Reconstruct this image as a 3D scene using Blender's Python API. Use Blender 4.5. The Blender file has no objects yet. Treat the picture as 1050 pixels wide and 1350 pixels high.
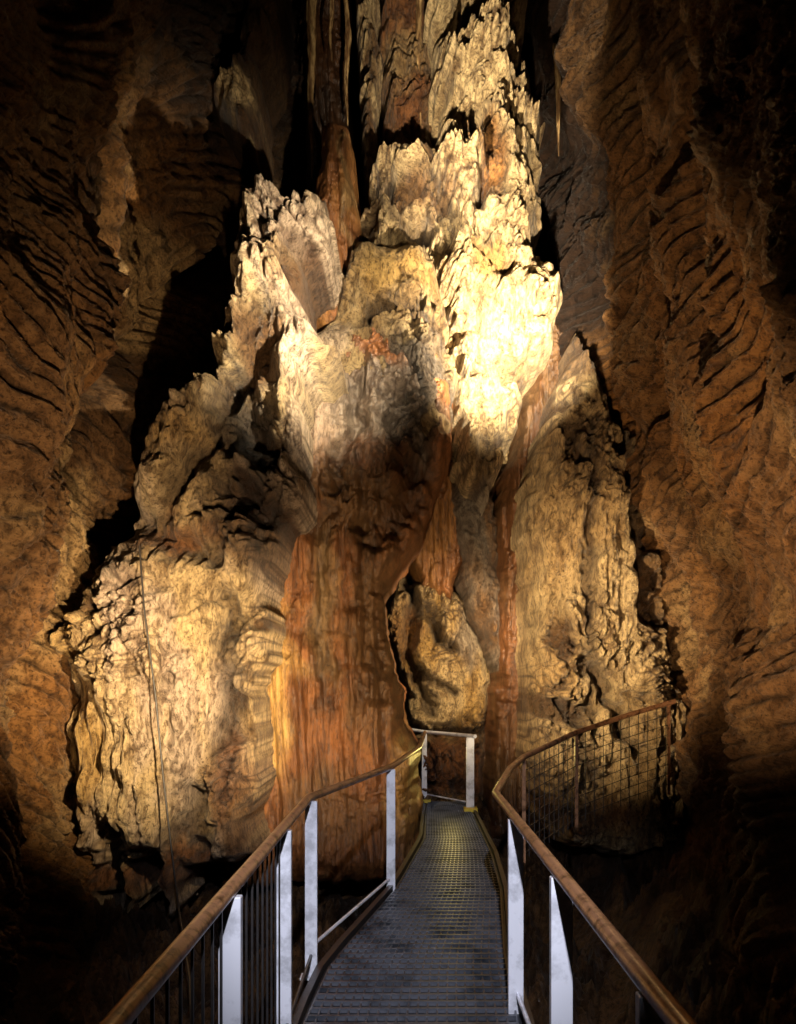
import bpy, math, numpy as np
from mathutils import Vector
scene=bpy.context.scene
scene.view_settings.view_transform='Standard'
scene.view_settings.look='None'
scene.view_settings.exposure=0
rng=np.random.RandomState(7)
PERM=rng.permutation(256); PERM=np.concatenate([PERM,PERM,PERM])
ANG=rng.rand(256)*2*np.pi; GX=np.cos(ANG); GY=np.sin(ANG)
def pn(x,y,seed=0):
    x=np.asarray(x,float)+seed*17.37; y=np.asarray(y,float)+seed*9.71
    xi=np.floor(x).astype(int); yi=np.floor(y).astype(int)
    xf=x-xi; yf=y-yi; xi&=255; yi&=255
    u=xf*xf*xf*(xf*(xf*6-15)+10); v=yf*yf*yf*(yf*(yf*6-15)+10)
    def g(ix,iy,dx,dy):
        h=PERM[PERM[ix]+iy]; return GX[h]*dx+GY[h]*dy
    a=g(xi,yi,xf,yf); b=g(xi+1,yi,xf-1,yf); c=g(xi,yi+1,xf,yf-1); d=g(xi+1,yi+1,xf-1,yf-1)
    return 1.5*((a*(1-u)+b*u)*(1-v)+(c*(1-u)+d*u)*v)
def fbm(x,y,o=4,seed=0):
    s=0;a=1;f=1;t=0
    for i in range(o):
        s=s+a*pn(x*f,y*f,seed+i*3); t+=a; a*=.5; f*=2.03
    return s/t
def B(x,y,seed=0): return np.minimum(1,np.abs(pn(x,y,seed))*2)
def sm(x,a,b):
    t=np.clip((x-a)/(b-a),0,1); return t*t*(3-2*t)
def seg(X,Z,a,b):
    ax,az=a;bx,bz=b; dx=bx-ax;dz=bz-az; L=dx*dx+dz*dz+1e-9
    t=np.clip(((X-ax)*dx+(Z-az)*dz)/L,0,1)
    return np.hypot(X-ax-t*dx,Z-az-t*dz)
def dpoly(X,Z,pts):
    d=np.full(X.shape,1e9)
    for i in range(len(pts)-1): d=np.minimum(d,seg(X,Z,pts[i],pts[i+1]))
    return d
def sdf(X,Z,pts):
    d=dpoly(X,Z,pts+[pts[0]]); ins=np.zeros(X.shape,bool)
    n=len(pts)
    for i in range(n):
        (x1,z1),(x2,z2)=pts[i],pts[(i+1)%n]
        if z1==z2: continue
        c=((z1>Z)!=(z2>Z))&(X<(x2-x1)*(Z-z1)/(z2-z1)+x1); ins^=c
    return np.where(ins,d,-d)
def mk(name,P,mask,col,mat,flip=False):
    n,m=P.shape[:2]
    idx=np.arange(n*m).reshape(n,m)
    q=np.stack([idx[:-1,:-1],idx[1:,:-1],idx[1:,1:],idx[:-1,1:]],-1)
    if mask is not None:
        k=mask[:-1,:-1]&mask[1:,:-1]&mask[1:,1:]&mask[:-1,1:]; q=q[k]
    q=q.reshape(-1,4)
    if flip: q=q[:,::-1]
    used=np.unique(q); rm=np.zeros(n*m,int); rm[used]=np.arange(len(used)); q=rm[q]
    co=P.reshape(-1,3)[used]; cc=np.clip(col.reshape(-1,3)[used],0.002,1)
    me=bpy.data.meshes.new(name)
    me.vertices.add(len(co)); me.vertices.foreach_set('co',co.ravel())
    me.loops.add(q.size); me.loops.foreach_set('vertex_index',q.ravel().astype(np.int32))
    me.polygons.add(len(q)); me.polygons.foreach_set('loop_start',np.arange(len(q),dtype=np.int32)*4)
    me.polygons.foreach_set('loop_total',np.full(len(q),4,np.int32))
    me.polygons.foreach_set('use_smooth',np.ones(len(q),bool))
    at=me.color_attributes.new('rock_tint','FLOAT_COLOR','POINT')
    at.data.foreach_set('color',np.concatenate([cc,np.ones((len(cc),1))],1).ravel())
    me.update(); me.validate()
    me.materials.append(mat)
    ob=bpy.data.objects.new(name,me); scene.collection.objects.link(ob); return ob

def rockmat(name,bump=.5,rough=.55,scale=1.0,contrast=.85,stretch=.5):
    m=bpy.data.materials.new(name); m.use_nodes=True; nt=m.node_tree; N=nt.nodes; L=nt.links
    b=N['Principled BSDF']
    at=N.new('ShaderNodeAttribute'); at.attribute_name='rock_tint'
    tc=N.new('ShaderNodeTexCoord'); mp=N.new('ShaderNodeMapping'); mp.inputs['Scale'].default_value=(1,1,stretch); L.new(tc.outputs['Object'],mp.inputs['Vector'])
    n1=N.new('ShaderNodeTexNoise'); n1.inputs['Scale'].default_value=8*scale; n1.inputs['Detail'].default_value=10; n1.inputs['Roughness'].default_value=.75; n1.inputs['Distortion'].default_value=.6
    n2=N.new('ShaderNodeTexNoise'); n2.inputs['Scale'].default_value=30*scale; n2.inputs['Detail'].default_value=6; n2.inputs['Roughness'].default_value=.8
    for n in (n1,n2): L.new(mp.outputs['Vector'],n.inputs['Vector'])
    r=N.new('ShaderNodeValToRGB'); r.color_ramp.elements[0].position=.40; r.color_ramp.elements[0].color=(.16,.09,.045,1); r.color_ramp.elements[1].position=.55; r.color_ramp.elements[1].color=(1.12,1.1,1.07,1)
    L.new(n1.outputs['Fac'],r.inputs['Fac'])
    r2=N.new('ShaderNodeValToRGB'); r2.color_ramp.elements[0].position=.41; r2.color_ramp.elements[0].color=(.12,.07,.04,1); r2.color_ramp.elements[1].position=.48; r2.color_ramp.elements[1].color=(1,1,1,1)
    L.new(n2.outputs['Fac'],r2.inputs['Fac'])
    mx=N.new('ShaderNodeMix'); mx.data_type='RGBA'; mx.blend_type='MULTIPLY'; mx.inputs['Factor'].default_value=contrast*.85
    L.new(at.outputs['Color'],mx.inputs['A']); L.new(r.outputs['Color'],mx.inputs['B'])
    mx2=N.new('ShaderNodeMix'); mx2.data_type='RGBA'; mx2.blend_type='MULTIPLY'; mx2.inputs['Factor'].default_value=contrast*.9
    L.new(mx.outputs['Result'],mx2.inputs['A']); L.new(r2.outputs['Color'],mx2.inputs['B'])
    L.new(mx2.outputs['Result'],b.inputs['Base Color'])
    ad=N.new('ShaderNodeMath'); ad.operation='ADD'; L.new(n1.outputs['Fac'],ad.inputs[0]); 
    m2=N.new('ShaderNodeMath'); m2.operation='MULTIPLY'; m2.inputs[1].default_value=.5; L.new(n2.outputs['Fac'],m2.inputs[0]); L.new(m2.outputs[0],ad.inputs[1])
    bp=N.new('ShaderNodeBump'); bp.inputs['Strength'].default_value=bump; bp.inputs['Distance'].default_value=.16
    L.new(ad.outputs[0],bp.inputs['Height']); L.new(bp.outputs['Normal'],b.inputs['Normal'])
    b.inputs['Roughness'].default_value=rough; b.inputs['Specular IOR Level'].default_value=.5
    return m
M_rough=rockmat('calcite_rough',1.0,.42,contrast=.88)
M_smooth=rockmat('flowstone_smooth',.5,.38,contrast=.7,stretch=.25)
M_wall=rockmat('cave_wall_rock',.95,.42,contrast=.85,stretch=.9)
CREAM=np.array([.74,.54,.28]); GOLD=np.array([.6,.37,.12]); ORANGE=np.array([.42,.195,.06]); RUST=np.array([.25,.10,.035]); DARK=np.array([.06,.03,.016]); GREY=np.array([.40,.32,.25]); TAN=np.array([.50,.33,.15]); PINK=np.array([.68,.52,.38]); BROWN=np.array([.19,.10,.042])
def mixc(a,b,t): return a*(1-t[...,None])+b*t[...,None]
def detail(u,v,rough,flute,seed,big=.2):
    wu=u+.25*fbm(u*.8,v*.6,3,seed+40)+.05*fbm(u*4,v*4,2,seed+44); wv=v+.3*fbm(u*.8,v*.8,3,seed+50)+.05*fbm(u*4,v*4,2,seed+54)
    fu=u+.16*fbm(u*.7,v*.35,3,seed+46)+.012*fbm(u*4,v*3,2,seed+47)
    b0=B(wu*.95,wv*.7,seed+9)
    b1=B(wu*2.0,wv*1.5,seed+1); b2=B(wu*4.6,wv*3.6,seed+2); b3=B(wu*10,wv*8,seed+3); b4=B(wu*21,wv*18,seed+4)
    f1=B(fu*2.1,wv*.2,seed+5); f2=B(fu*5.5,wv*.4,seed+6); f3=B(fu*14,wv*.9,seed+7)
    mod=.35+1.1*sm(fbm(u*1.0,v*.8,3,seed+15),-.2,.25)
    r_=rough*mod
    pk=sm(fbm(wu*1.7,wv*1.5,3,seed+16),.14,.28)*np.clip(r_,0,1.2)
    h=big*fbm(u*.9,v*.6,3,seed)+rough*.2*b0+r_*(.16*b1+.12*b2+.08*b3+.05*b4)+flute*(.15*f1+.08*f2+.035*f3)-.24*pk
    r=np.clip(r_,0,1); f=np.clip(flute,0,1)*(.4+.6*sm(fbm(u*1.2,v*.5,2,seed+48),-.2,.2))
    cr=np.maximum(r*(1-sm(b2,0,.28)), r*(1-sm(b3,0,.42))*.9); cr=np.maximum(cr,f*(1-sm(f2,0,.25))*.55); cr=np.maximum(cr,pk*.85)  # crease and pocket mask: painted shade, with some mud, darkens the colour
    return h,cr,wu,wv
def formation(name,outline,yb,bulge,R,c1,c2,rough=.6,flute=.6,seed=0,res=.012,feats=(),cols=(),mat=None,big=.2,edge=.12,skirt=1.0,tilt=0.0,zones=()):
    xs=[p[0] for p in outline]; zs=[p[1] for p in outline]
    gx=np.arange(min(xs)-.2,max(xs)+.2,res); gz=np.arange(min(zs)-.2,max(zs)+.2,res)
    X,Z=np.meshgrid(gx,gz,indexing='ij')
    Xw=X+edge*fbm(X*2.2,Z*1.8,3,seed+60)+.02*pn(X*9,Z*9,seed+62); Zw=Z+edge*fbm(X*1.8,Z*1.5,3,seed+70)
    s=sdf(Xw,Zw,outline)
    t=np.clip(s/R,0,1); prof=np.sqrt(np.maximum(0,1-(1-t)**2))
    ra=np.full(X.shape,float(rough)); fa=np.full(X.shape,float(flute))
    for (cx,cz,rx,rz,dr,df) in zones:
        w=np.exp(-((X-cx)/rx)**2-((Z-cz)/rz)**2); ra=np.maximum(0,ra+dr*w); fa=np.maximum(0,fa+df*w)
    h,cr,wu,wv=detail(X,Z,ra,fa,seed,big)
    y=yb-bulge*prof-h*np.clip(.25+s/.25,.1,1)-tilt*(Z-np.mean(zs))
    base=mixc(c1,c2,sm(fbm(wu*1.1,wv*.7,4,seed+80)+.35*pn(wu*5,wv*.4,seed+81),-.25,.35))
    for ft in feats:
        pts,w,hh=ft[:3]
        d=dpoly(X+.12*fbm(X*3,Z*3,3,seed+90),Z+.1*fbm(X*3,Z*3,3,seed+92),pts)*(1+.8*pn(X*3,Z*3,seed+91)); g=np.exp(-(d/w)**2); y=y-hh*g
        if hh<0: base=mixc(base,DARK,np.clip(g*1.1,0,1)*.75)  # sunken features painted dark, standing in for the shade inside them
    for (cx,cz,rx,rz,c,k) in cols:
        w=np.exp(-((X+.15*pn(X*2,Z*2,seed)-cx)/rx)**2-((Z+.2*pn(X*2,Z*2,seed+5)-cz)/rz)**2)
        w=sm(w+.45*fbm(X*3,Z*2.2,4,seed+95),.2,.75)*k; base=mixc(base,c,w)
    base=mixc(base,base*np.array([.16,.10,.07]),np.clip(cr,0,1)*.92)  # crease and pocket shade mixed into the rock colour
    y=np.where(s<0,yb+skirt,y)
    P=np.stack([X,y,Z],-1)
    return mk(name,P,s>-.03,base,mat or M_rough)

# ---------------- formations
left=[(-1.52,6.84),(-1.40,6.94),(-1.16,6.88),(-.80,6.94),(-.66,6.74),(-.74,6.46),(-1.0,6.18),(-.96,5.74),(-.62,5.34),(-1.0,5.05),(-1.04,4.78),(-1.0,4.30),(-1.08,3.82),(-1.24,3.34),(-1.40,2.62),(-1.48,2.14),(-1.56,1.34),(-1.52,.46),(-1.6,-.1),(-2.2,-.26),(-2.5,-.85),(-2.68,-.12),(-2.88,-.8),(-3.0,-.06),(-3.24,-1.36),(-3.38,-1.0),(-3.44,-.02),(-3.56,.54),(-3.6,1.26),(-3.48,2.14),(-3.4,2.62),(-3.08,3.18),(-2.84,3.5),(-2.76,4.14),(-2.48,4.66),(-2.08,5.02),(-1.88,5.42),(-1.76,5.9),(-1.68,6.54)]
formation('flowstone_mound',left,9.3,.75,.8,CREAM,PINK,1.0,.5,3,
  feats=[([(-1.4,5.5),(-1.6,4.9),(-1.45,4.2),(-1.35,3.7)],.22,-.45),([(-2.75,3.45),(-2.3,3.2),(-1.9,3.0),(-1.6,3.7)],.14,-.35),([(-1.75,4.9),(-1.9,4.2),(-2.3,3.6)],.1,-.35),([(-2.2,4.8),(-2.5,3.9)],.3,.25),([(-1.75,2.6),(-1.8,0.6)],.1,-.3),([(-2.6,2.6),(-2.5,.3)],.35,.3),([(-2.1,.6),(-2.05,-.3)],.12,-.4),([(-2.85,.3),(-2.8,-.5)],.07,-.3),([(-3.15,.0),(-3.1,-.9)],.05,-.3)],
  cols=[(-1.45,5.2,.25,.4,BROWN,.9),(-1.5,3.3,.4,.55,BROWN,.8),(-1.6,4.2,.3,.5,GREY*.35,.85),(-2.4,3.25,.5,.22,RUST,.8),(-3.2,.9,.35,.9,GOLD,.9),(-3.3,2.4,.3,.5,GOLD,.7),(-1.7,.5,.25,.7,RUST,.7),(-2.4,-.3,1.3,.35,RUST,.95),(-2.4,4.3,.35,.4,GOLD,.7),(-1.2,6.1,.3,.3,GOLD,.5)],
  zones=[(-2.45,4.2,.35,.45,-.9,.3),(-3.1,.8,.5,.9,-.8,.7),(-2.1,1.5,.4,1,-.5,.4)],edge=.22)
centre=[(-1.3,5.95),(-.75,6.2),(-.05,6.3),(.5,6.25),(.7,5.55),(.75,4.75),(.5,4.35),(.35,3.75),(.05,3.35),(-.2,2.85),(-.15,2.25),(.05,1.75),(.15,1.15),(.3,.75),(.3,-.9),(-2.3,-.9),(-2.3,2.75),(-1.75,4.25),(-1.45,5.15)]
formation('stalagmite_drapery',centre,11.2,.9,.7,RUST*.85,RUST*1.3,.15,.9,11,mat=M_smooth,
  cols=[(-1.5,1.6,.3,1.2,GOLD,.8),(-.2,5.1,.7,.6,GREY*.65,.9),(-.9,5.0,.4,.5,PINK*.6,.8),(-.6,4.0,.6,.5,BROWN*.9,.85),(.1,.4,.25,.9,GOLD,.5),(-.9,.2,.6,.5,BROWN,.7),(-.3,2.2,.35,1.5,BROWN,.75),(-.9,2.6,.2,1.,TAN*.7,.5)],
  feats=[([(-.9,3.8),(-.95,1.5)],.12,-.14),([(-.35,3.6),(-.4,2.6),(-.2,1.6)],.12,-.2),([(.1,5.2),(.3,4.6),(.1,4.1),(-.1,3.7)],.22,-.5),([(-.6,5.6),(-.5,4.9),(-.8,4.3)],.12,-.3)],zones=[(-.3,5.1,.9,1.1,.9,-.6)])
mid=[(-1.25,6.05),(-.85,6.35),(-.7,7.05),(-.55,7.35),(.35,7.3),(.6,6.55),(.75,5.75),(.65,4.75),(.35,4.85),(-.05,5.15),(-.45,5.35),(-.85,5.55),(-1.15,5.75)]
formation('calcite_boulder',mid,10.9,.7,.6,TAN,CREAM,.75,.2,17,cols=[(.25,5.5,.55,.6,GREY*.42,.95),(0,6.8,.5,.35,GOLD,.8),(-.8,5.9,.3,.3,PINK,.8)],feats=[([(-.3,6.3),(.1,6.35),(.45,6.1),(.55,5.5)],.12,-.35),([(-.3,5.9),(.1,5.4)],.1,-.25)],zones=[(0,6.8,.5,.35,-.4,0)])
upper=[(.35,11.8),(1.75,11.8),(1.8,10.45),(1.93,9.45),(1.87,8.85),(1.95,8.15),(1.9,7.75),(2.1,7.25),(2.2,6.75),(2.05,6.25),(1.68,5.55),(1.4,4.85),(1.15,4.0),(1.0,4.25),(.8,4.75),(.65,5.55),(.55,6.35),(.35,7.05),(-.25,7.05),(-.55,7.35),(-.57,7.8),(-.25,8.15),(-.45,8.6),(-.05,8.7),(.4,8.75),(.6,9.25),(.5,9.85)]
formation('flowstone_cascade',upper,11.6,.9,.7,CREAM,CREAM*1.08,1.1,.35,23,
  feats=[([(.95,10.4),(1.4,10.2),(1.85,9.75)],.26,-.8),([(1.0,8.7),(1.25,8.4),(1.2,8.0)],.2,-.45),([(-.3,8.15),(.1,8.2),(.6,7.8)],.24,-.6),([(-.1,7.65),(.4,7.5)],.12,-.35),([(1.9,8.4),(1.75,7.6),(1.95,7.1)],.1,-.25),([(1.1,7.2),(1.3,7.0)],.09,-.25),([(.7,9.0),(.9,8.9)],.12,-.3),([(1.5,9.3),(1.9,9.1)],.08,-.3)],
  cols=[(1.15,8.4,.3,.4,ORANGE,.9),(.15,8.0,.55,.4,BROWN*1.1,.95),(1.4,10.2,.45,.25,BROWN,.95),(1.15,7.1,.22,.22,GOLD,.9),(1.2,4.2,.5,.3,GREY*.8,.8)],zones=[(1.2,5.8,.5,1.2,-.6,.4),(1.1,11,.7,.6,-.6,0)],edge=.22,big=.35)
curtain=[(-1.0,9.0),(-.62,8.9),(-.5,7.75),(-.5,6.95),(-.7,6.15),(-1.15,6.4),(-1.1,7.75)]
formation('stalactite_curtain',curtain,11.0,.4,.2,RUST,ORANGE,.1,1,29,mat=M_smooth,edge=.08,cols=[(-.62,8.0,.07,1,TAN,.6)])
formation('stalactite_curtain',[(-.3,12.6),(.6,12.6),(.62,9.9),(.5,9.3),(.45,8.7),(-.1,8.75),(-.25,9.6)],12.4,.5,.3,BROWN,RUST,.5,1,31,cols=[(.1,10.5,.4,.5,TAN,.8)],edge=.15)
formation('stalactite',[(-.62,12.6),(-.32,12.6),(-.25,10.3),(-.3,9.2),(-.45,8.8),(-.55,9.6),(-.55,10.6)],11.9,.3,.12,CREAM,BROWN,.9,.4,33,edge=.12)
formation('stalactite',[(-2.1,12.6),(-1.5,12.6),(-1.6,10.6),(-1.8,9.9),(-1.87,8.95),(-1.95,8.8),(-2.25,9.0),(-2.4,9.5),(-2.15,9.8),(-1.95,10.5)],11.2,.4,.2,BROWN,DARK,.8,.6,35,edge=.14,cols=[(-2.15,9.3,.3,.3,CREAM,1),(-1.8,8.8,.2,.1,CREAM,1)])
formation('stalactite',[(-1.5,13),(-.7,13),(-.75,9.8),(-1.0,8.4),(-1.3,8.9),(-1.45,10.)],13,.4,.3,RUST*.25,DARK*.6,.2,1,36,edge=.1,mat=M_smooth)
for i,(sx,sy,zt,zb,r0) in enumerate([(-1.25,12.0,12.8,9.0,.09),(-.75,12.2,12.8,9.9,.07),(-1.75,12.1,12.8,10.3,.08),(.3,11.6,12.8,9.5,.06),(-.95,11.9,12.8,10.6,.05),(2.25,11.8,12.8,9.2,.08)]):
    n=220; th=np.linspace(0,2*np.pi,25); tt=np.linspace(0,1,n)
    T,TH=np.meshgrid(tt,th,indexing='ij')
    Rr=r0*(1-T)**.7*(1+.35*fbm(T*14,TH*.5,3,200+i))+.006
    P=np.stack([sx+Rr*np.cos(TH)+.05*pn(T*3,T*0,210+i),sy+Rr*np.sin(TH),zt+(zb-zt)*T],-1); P[:,-1]=P[:,0]
    mk('stalactite',P,None,mixc(TAN,BROWN,sm(fbm(T*9,TH,3,220+i),-.2,.2)),M_smooth)
right=[(2.34,6.35),(2.5,5.95),(2.75,5.55),(3.1,4.75),(3.3,3.95),(3.43,2.95),(3.45,2.25),(3.7,1.45),(3.75,.75),(3.55,-.3),(2.75,-.5),(2.05,-.3),(1.75,.35),(1.66,.75),(1.7,1.75),(1.66,2.75),(1.62,3.75),(1.66,4.35),(1.9,5.05),(2.12,5.75),(2.24,6.2)]
formation('flowstone_column',right,11.2,.9,.8,CREAM*.85,TAN,.8,.75,41,
  feats=[([(2.7,5.5),(2.9,4.5),(3.0,3.5),(3.1,2.6)],.14,-.6),([(2.35,4.9),(2.3,3),(2.4,1.2)],.07,-.2),([(2.45,1.9),(2.65,1.3),(2.9,.9)],.1,-.4),([(2.0,4.6),(1.95,2.5)],.25,.2),([(2.0,1.5),(2.4,.6)],.07,-.25)],
  cols=[(3.1,1.2,.4,.6,TAN*.7,.8),(3.2,3.2,.25,.9,BROWN,.8),(2.4,5.8,.35,.45,BROWN,.85),(2.3,.1,.6,.2,RUST,.7)])  # column-top brown painted in to tone down the key light there
formation('flowstone_drape',[(-.03,3.75),(.17,3.35),(.57,3.45),(.97,3.12),(1.31,2.55),(1.48,1.76),(1.42,1.07),(1.5,-.6),(-.1,-.6),(.17,1.53),(-.11,2.1),(-.4,2.9),(-.17,3.12)],13.3,.5,.4,CREAM,GOLD,.8,.8,47,
  feats=[([(.2,3.2),(.5,2.7),(.75,2.3)],.1,-.5),([(.35,1.9),(.9,1.6)],.08,-.2),([(.25,3.6),(.2,2.2),(.5,1.3)],.08,-.4),([(.2,1.05),(.8,.95),(1.5,1.1)],.1,-.4)],cols=[(1.1,2.5,.3,.5,GREY,.8),(.1,2.4,.25,.7,ORANGE,.7),(.8,.5,1.2,.5,RUST,1)])
formation('stalactite_curtain',[(.72,4.9),(1.37,4.7),(1.49,3.3),(1.57,1.75),(1.27,2.2),(.93,3.2),(.83,3.95)],12.3,.35,.25,GREY*.6,BROWN,.9,.5,53)
formation('stalactite_curtain',[(2.1,7.2),(2.6,6.6),(2.4,5.6),(2.0,4.6),(1.9,1.5),(1.95,-.5),(1.3,-.5),(1.4,1.5),(1.4,4.2),(1.7,5.5)],12.3,.4,.3,RUST*.55,BROWN*.7,.3,1,57,mat=M_smooth)
formation('stalactite_curtain',[(.3,5.6),(1.1,5.4),(1.0,3.6),(.8,3.0),(.3,3.2),(.1,4.0)],12.7,.4,.3,RUST,ORANGE*.7,.3,1,59,mat=M_smooth)

# ---------------- cave walls
def sidewall(side,seed,feats,cols):
    ys=np.arange(-3,15.2,.024); zs=np.arange(-2.2,14.2,.018)
    Y,Z=np.meshgrid(ys,zs,indexing='ij')
    if side<0: X0=np.interp(Y,[-3,3,7,9.5,11.5,13,15],[3.0,3.3,3.7,4.1,3.6,2.9,1.9])
    else: X0=np.interp(Y,[-3,3,7,9.5,11.5,13,15],[3.0,3.2,3.5,3.8,3.7,3.1,1.9])
    lean=np.clip(Z-2.5,0,20); X0=X0*(1-.035*lean)
    bend=fbm(Y*.4,Z*.3,3,seed+7)
    q=Z+.8*Y+.8*bend if side>0 else Z+(.8-1.6*sm(Z,4.6,7.2))*(Y-8)+.8*bend
    r=Y-.5*Z
    wq=.13*fbm(Y*1.3,Z*1.3,3,seed+12)+.02*fbm(Y*6,Z*6,2,seed+13)
    st=np.abs(np.sin(np.pi*(q*1.3+1.5*wq)))
    st2=np.abs(np.sin(np.pi*(q*4.9+4*wq+.5*pn(r*.8,q*.5,seed+8)))); st3=B(q*15,r*1.5,seed+3)
    fo=B(Y*.5+.4*fbm(Y*.5,Z*.4,3,seed+9),Z*.12,seed+4)
    k=np.clip(.9+1.2*fbm(Y*.7,Z*.6,3,seed+20),.35,1.2)
    h,cr,wu,wv=detail(Y,Z,.25,.05,seed,.4)
    H=h+k*(.06*st+.07*st2+.03*st3)+.45*fo
    X=X0-H
    base=mixc(BROWN*1.3,ORANGE*.75,sm(fbm(Y*.6,Z*.6,4,seed+30),-.25,.35))
    base=mixc(base,TAN,sm(fbm(Y*1.3,Z*1.1,4,seed+31),.05,.5)*.6)
    for pts,w,hh in feats:
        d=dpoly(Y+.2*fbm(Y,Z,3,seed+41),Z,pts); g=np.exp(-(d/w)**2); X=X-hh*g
        if hh<0: base=mixc(base,DARK*.6,g*.85)  # shade of the wall cracks put into the colour
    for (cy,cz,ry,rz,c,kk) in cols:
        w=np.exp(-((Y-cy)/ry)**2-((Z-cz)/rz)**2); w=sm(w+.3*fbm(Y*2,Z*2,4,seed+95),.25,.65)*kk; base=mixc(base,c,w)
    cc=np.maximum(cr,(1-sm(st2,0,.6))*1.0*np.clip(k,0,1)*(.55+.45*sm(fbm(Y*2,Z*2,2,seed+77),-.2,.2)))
    base=mixc(base,base*.12,np.clip(cc,0,1)*.95)  # striation grooves and creases get their shade painted into the colour
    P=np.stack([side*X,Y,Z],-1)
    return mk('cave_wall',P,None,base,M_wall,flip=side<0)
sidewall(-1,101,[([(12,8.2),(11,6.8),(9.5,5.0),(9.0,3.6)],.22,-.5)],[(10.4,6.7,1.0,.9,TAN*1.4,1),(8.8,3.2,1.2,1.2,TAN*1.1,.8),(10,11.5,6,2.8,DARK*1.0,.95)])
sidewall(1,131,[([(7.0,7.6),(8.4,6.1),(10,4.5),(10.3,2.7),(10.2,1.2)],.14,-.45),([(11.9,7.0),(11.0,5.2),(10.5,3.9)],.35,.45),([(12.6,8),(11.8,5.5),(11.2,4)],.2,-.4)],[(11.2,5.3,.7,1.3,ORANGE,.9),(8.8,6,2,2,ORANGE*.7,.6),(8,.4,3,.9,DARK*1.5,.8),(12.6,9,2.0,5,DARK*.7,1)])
X,Z=np.meshgrid(np.arange(-3.6,3.6,.03),np.arange(-2,14.2,.03),indexing='ij')
h,cr,wu,wv=detail(X,Z,.6,1.3,150,.6)
Yb=14.5-h+.8*np.exp(-((X+1.2)/.8)**2)*sm(Z,6,9)
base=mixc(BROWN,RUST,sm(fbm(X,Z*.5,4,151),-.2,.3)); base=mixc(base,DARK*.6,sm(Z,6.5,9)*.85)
base=mixc(base,base*.2,np.clip(cr,0,1))  # back wall creases: shade painted into the colour
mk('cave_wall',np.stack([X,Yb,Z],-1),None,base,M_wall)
X,Y=np.meshgrid(np.arange(-5,5,.06),np.arange(-3,16,.06),indexing='ij')
h,cr,wu,wv=detail(X,Y,1,.2,170,1.)
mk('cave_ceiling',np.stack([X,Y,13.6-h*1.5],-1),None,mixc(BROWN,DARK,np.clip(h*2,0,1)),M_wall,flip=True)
X,Y=np.meshgrid(np.arange(-5,5,.03),np.arange(-3,16,.03),indexing='ij')
h,cr,wu,wv=detail(X,Y,1.0,.1,180,.5)
Zf=-1.7+h+(1.5*(X>0)+.5*(X<0))*sm(np.abs(X-.2),1.3,3.8)*sm(Y,2,8)+1.5*sm(Y,10.8,12.8)*sm(X,-.6,0)
base=mixc(BROWN*1.2,DARK,sm(fbm(X,Y,4,181),-.2,.3)); base=mixc(base,base*.25,np.clip(cr,0,1))  # floor colour, then crease shade painted over it
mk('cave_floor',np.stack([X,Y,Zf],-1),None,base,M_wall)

# ---------------- metal materials
def simple(name,col,rough,metal=0,noise=.3,nscale=25,bump=.1,col2=None):
    m=bpy.data.materials.new(name); m.use_nodes=True; nt=m.node_tree; N=nt.nodes; L=nt.links; b=N['Principled BSDF']
    tc=N.new('ShaderNodeTexCoord'); n=N.new('ShaderNodeTexNoise'); n.inputs['Scale'].default_value=nscale; n.inputs['Detail'].default_value=8; n.inputs['Roughness'].default_value=.65; L.new(tc.outputs['Object'],n.inputs['Vector'])
    r=N.new('ShaderNodeValToRGB'); c2=col2 or tuple(c*(1-noise) for c in col)
    r.color_ramp.elements[0].position=.36; r.color_ramp.elements[0].color=(*c2,1); r.color_ramp.elements[1].position=.52; r.color_ramp.elements[1].color=(*col,1)
    L.new(n.outputs['Fac'],r.inputs['Fac']); L.new(r.outputs['Color'],b.inputs['Base Color'])
    bp=N.new('ShaderNodeBump'); bp.inputs['Strength'].default_value=bump; bp.inputs['Distance'].default_value=.01; L.new(n.outputs['Fac'],bp.inputs['Height']); L.new(bp.outputs['Normal'],b.inputs['Normal'])
    b.inputs['Roughness'].default_value=rough; b.inputs['Metallic'].default_value=metal
    return m
M_post=simple('galvanised_steel',(.82,.83,.92),.35,.1,.4,nscale=7)
M_rail=simple('rusty_brown_rail',(.38,.19,.10),.28,.1,col2=(.08,.035,.016),nscale=18)
M_darkm=simple('dark_steel',(.05,.045,.045),.4,.5)
M_grate=simple('walkway_grating_metal',(.085,.09,.11),.38,.3,col2=(.014,.018,.026),nscale=3)
M_base=simple('walkway_mat',(.01,.011,.015),.45,0)
M_yel=simple('yellow_paint',(.8,.6,.05),.5,0)
M_cable=simple('black_cable',(.02,.015,.012),.5,0)
def addmesh(name,verts,faces,mat,parent=None,bevel=0):
    me=bpy.data.meshes.new(name); me.from_pydata([tuple(v) for v in verts],[],faces); me.update(); me.materials.append(mat)
    ob=bpy.data.objects.new(name,me); scene.collection.objects.link(ob)
    if parent: ob.parent=parent
    if bevel:
        b=ob.modifiers.new('bevel','BEVEL'); b.width=bevel; b.segments=2
    return ob
def boxv(c,ax,ay,az):
    c=Vector(c); v=[]
    for s in ((-1,-1,-1),(1,-1,-1),(1,1,-1),(-1,1,-1),(-1,-1,1),(1,-1,1),(1,1,1),(-1,1,1)):
        v.append(c+ax*s[0]+ay*s[1]+az*s[2])
    return v
BF=[(0,3,2,1),(4,5,6,7),(0,1,5,4),(1,2,6,5),(2,3,7,6),(3,0,4,7)]
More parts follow.
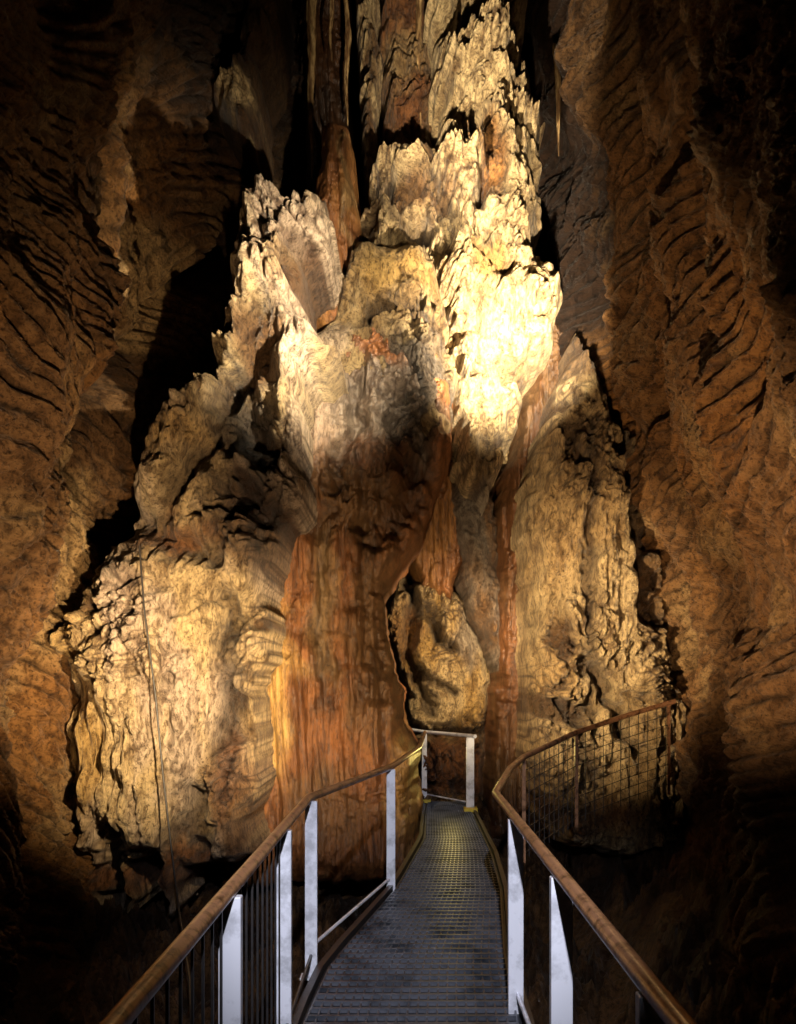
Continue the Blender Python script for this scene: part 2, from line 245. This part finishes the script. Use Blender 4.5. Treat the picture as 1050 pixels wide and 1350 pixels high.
class Bld:
    def __init__(s): s.v=[];s.f=[]
    def box(s,c,ax,ay,az):
        o=len(s.v); s.v+=boxv(c,ax,ay,az); s.f+=[tuple(i+o for i in f) for f in BF]
    def beam(s,a,b,w,h):
        a=Vector(a);b=Vector(b);d=b-a;L=d.length;d.normalize(); side=d.cross(Vector((0,0,1)))
        if side.length<1e-3: side=Vector((1,0,0))
        side.normalize(); up=side.cross(d); s.box((a+b)/2,side*w/2,d*L/2,up*h/2)
def tube(name,pts,r,mat,parent=None,flat=1.0):
    cu=bpy.data.curves.new(name,'CURVE'); cu.dimensions='3D'; sp=cu.splines.new('POLY'); sp.points.add(len(pts)-1)
    for i,p in enumerate(pts): sp.points[i].co=(*p,1)
    cu.bevel_depth=r; cu.bevel_resolution=4; cu.materials.append(mat); cu.use_fill_caps=True
    ob=bpy.data.objects.new(name,cu); scene.collection.objects.link(ob)
    if parent: ob.parent=parent
    return ob
def empty(name):
    e=bpy.data.objects.new(name,None); scene.collection.objects.link(e); return e
YL=[-2,4.2,5.1,7.06,9.35,12.6]; XL=[-.5,-.5,-.44,-.03,.28,.42]
YR=[-2,4.2,5.3,7.0,8.5,11.3,12.6]; XR=[.6,.63,.70,.88,.97,1.02,1.0]
lx=lambda y: float(np.interp(y,YL,XL)); rx=lambda y: float(np.interp(y,YR,XR))
wk=empty('walkway')
ys=np.arange(-2,12.5,.2); v=[];f=[]
for y in ys: v+=[(lx(y),y,-.02),(rx(y),y,-.02),(lx(y),y,-.09),(rx(y),y,-.09)]
for i in range(len(ys)-1):
    a=i*4;b=a+4; f+=[(a,a+1,b+1,b),(a+2,b+2,b+3,a+3),(a,b,b+2,a+2),(a+1,a+3,b+3,b+1)]
addmesh('deck_plate',v,f,M_base,wk)
g=Bld()
for y in np.arange(1.0,12.4,.1):
    g.beam((lx(y)+.03,y,-.006),(rx(y)-.03,y,-.006),.022,.024)
for k in range(22):
    t=(k+.5)/22
    yy=np.arange(1.0,12.4,.4)
    for a,b in zip(yy[:-1],yy[1:]):
        g.beam((lx(a)*(1-t)+rx(a)*t,a,-.009),(lx(b)*(1-t)+rx(b)*t,b,-.009),.01,.018)
addmesh('grating',g.v,g.f,M_grate,wk)
g=Bld()
yy=np.arange(-2,12.4,.5)
for fn,o in ((lx,-.025),(rx,.025)):
    for a,b in zip(yy[:-1],yy[1:]): g.beam((fn(a)+o,a,-.04),(fn(b)+o,b,-.04),.04,.13)
addmesh('edge_beams',g.v,g.f,M_darkm,wk)
g=Bld()
for y in np.arange(0,12.4,2.4):
    for x in (lx(y)+.05,rx(y)-.05): g.beam((x,y+.1,-1.8),(x,y+.1,-.1),.08,.08)
addmesh('support_legs',g.v,g.f,M_darkm,wk)
H=1.02
def railing(name,top,posts,lower=None,bal=None,postw=.075):
    e=empty(name)
    tube('handrail',top,.026,M_rail,e)
    g=Bld()
    for (x,y,zb,zt) in posts:
        g.box((x,y,(zb+zt)/2),Vector((postw/2,0,0)),Vector((0,.02,0)),Vector((0,0,(zt-zb)/2)))
    addmesh('posts',g.v,g.f,M_post,e,bevel=.004)
    g=Bld()
    for (x,y,zb,zt) in posts: g.box((x,y,zb+.006),Vector((.065,0,0)),Vector((0,.05,0)),Vector((0,0,.006)))
    addmesh('base_plates',g.v,g.f,M_post,e)
    if lower:
        for i,(pts,r) in enumerate(lower): tube('lower_rail_%d'%(i+1),pts,r,M_post if i==0 else M_darkm,e)
    if bal:
        g=Bld()
        for (a,b,n) in bal:
            for i in range(n):
                t=(i+.5)/n; p=Vector(a).lerp(Vector(b),t); g.beam((p.x,p.y,.05),(p.x,p.y,H-.02),.008,.008)
        addmesh('balusters',g.v,g.f,M_darkm,e)
    return e
lt=[(-.57,-1,H),(-.57,1.7,H),(-.545,5.1,H),(-.05,7.1,H),(.24,9.35,H),(.40,12.4,H)]
railing('walkway_railing',lt,[(-.575,1.0,-.08,H-.02),(-.56,2.79,-.08,H-.02),(-.555,4.06,-.08,H-.02),(-.53,5.1,-.08,H-.02),(-.06,7.06,-.05,H-.02),(.39,12.35,0,H-.02)],
  lower=[([(-.54,5.2,.08),(-.08,7.0,.08)],.012),([(-.57,-1,.06),(-.53,5.1,.06)],.01)],
  bal=[((-.57,1,0),(-.57,2.75,0),14),((-.56,2.9,0),(-.56,4.0,0),9)])
rt=[(.57,-1,H),(.57,1.7,H),(.62,5.3,H),(.86,6.4,1.07),(1.07,7.1,1.1),(1.71,8,1.26),(2.3,8.3,1.42),(2.82,8.5,1.55)]
e=railing('walkway_railing',rt,[(.585,1.9,-.08,H-.02),(.60,3.07,-.08,H-.02),(.62,4.4,-.08,H-.02)],
  lower=[([(.6,-1,.08),(.63,4.4,.08)],.012)],postw=.08)
g=Bld()
g.beam((1.71,8.0,.35),(1.71,8.0,1.24),.03,.03); g.beam((2.75,8.48,.6),(2.75,8.48,1.52),.03,.03); g.beam((1.07,7.1,.2),(1.07,7.1,1.08),.03,.03)
addmesh('stair_rail_supports',g.v,g.f,M_rail,e)
# wire mesh panels below the rising rail
g=Bld()
path=[Vector(p) for p in rt[4:]]
for a,b in zip(path[:-1],path[1:]):
    n=max(2,int((b-a).length/.1))
    for i in range(n):
        p=a.lerp(b,i/n); g.beam(p-Vector((0,0,.88)),p-Vector((0,0,.02)),.006,.006)
    for k in range(1,9):
        dz=Vector((0,0,-.1*k-.02)); g.beam(a+dz,b+dz,.006,.006)
addmesh('wire_mesh',g.v,g.f,M_darkm,e)
ft=[(.2,12.7,H+.02),(.42,12.45,H),(1.0,11.5,H),(1.05,11.35,H)]
e=railing('end_railing',ft,[(.99,11.45,0,H-.02)],lower=[([(.42,12.4,.1),(1.0,11.5,.1)],.012)],postw=.11)
for o in e.children:
    if o.name.startswith('handrail'): o.data.materials.clear(); o.data.materials.append(M_post)
g=Bld(); g.box((.99,11.4,.02),Vector((.09,0,0)),Vector((0,.1,0)),Vector((0,0,.025))); g.box((.39,12.3,.02),Vector((.09,0,0)),Vector((0,.1,0)),Vector((0,0,.025)))
addmesh('yellow_footings',g.v,g.f,M_yel,e)
tube('electric_cable',[(-2.48,8.0,3.05),(-2.4,7.9,2.4),(-2.28,7.85,1.6),(-2.2,7.8,.9),(-2.08,7.7,.1),(-2.0,7.6,-.3),(-1.5,6,-.4),(-1.1,4.5,-.45)],.009,M_cable)

# ---------------- light
w=bpy.data.worlds.new("World"); scene.world=w; w.use_nodes=True
nt=w.node_tree; bg=nt.nodes['Background']; sky=nt.nodes.new('ShaderNodeTexSky'); sky.sky_type='NISHITA'; sky.sun_disc=False; sky.sun_elevation=math.radians(3)
nt.links.new(sky.outputs['Color'],bg.inputs['Color']); bg.inputs['Strength'].default_value=.002
def spot(name,loc,target,power,col,angle=60,blend=.8,r=.03):
    l=bpy.data.lights.new(name,'SPOT'); l.energy=power; l.color=col; l.spot_size=math.radians(angle); l.spot_blend=blend; l.shadow_soft_size=r
    o=bpy.data.objects.new(name,l); scene.collection.objects.link(o); o.location=loc
    o.rotation_euler=(Vector(target)-Vector(loc)).to_track_quat('-Z','Y').to_euler(); return o
WARM=(1,.78,.47); WHT=(1,.87,.62)
spot('cave_spotlight',(1.55,7.9,4.7),(1.2,11,6.5),7800,WHT,60,1)
spot('cave_spotlight',(.3,8.2,6.6),(1.15,11.3,9.6),2700,WHT,62,1)
spot('cave_spotlight',(-.9,5.0,1.8),(-2.65,8.8,1.8),2500,WARM,62,1)
spot('cave_spotlight',(.3,6.6,4.8),(-1.3,9.3,5.8),2700,WHT,66,1)
spot('cave_spotlight',(.5,6.9,1.9),(2.6,11,2.4),2700,WARM,64,1)
spot('cave_spotlight',(-.6,6.6,1.0),(-1.1,10.2,1.8),800,(1,.76,.44),78,1)
spot('cave_spotlight',(1.2,10.4,2.7),(.6,12.9,2.2),420,WARM,90,1)
spot('cave_spotlight',(1.1,3.9,.8),(3.7,9,4.4),1700,(1,.7,.4),66,1)
spot('cave_spotlight',(-1.1,3.9,.8),(-3.8,9,4.2),1500,(1,.72,.42),66,1)
spot('walkway_lamp',(.1,-.6,3.2),(.05,4.8,.7),1350,(.87,.89,1),38,1)
spot('walkway_lamp',(.75,11.6,.8),(.7,9.5,0),18,(1,.75,.2),120,1,.1)
cam=bpy.data.cameras.new('camera'); co=bpy.data.objects.new('camera',cam); scene.collection.objects.link(co)
co.location=(0,0,1.7); co.rotation_euler=(math.radians(90),0,0)
cam.sensor_fit='AUTO'; cam.sensor_width=36; cam.lens=1100/1350*36; cam.shift_y=230/1350; cam.clip_end=200; cam.clip_start=.05
scene.camera=co
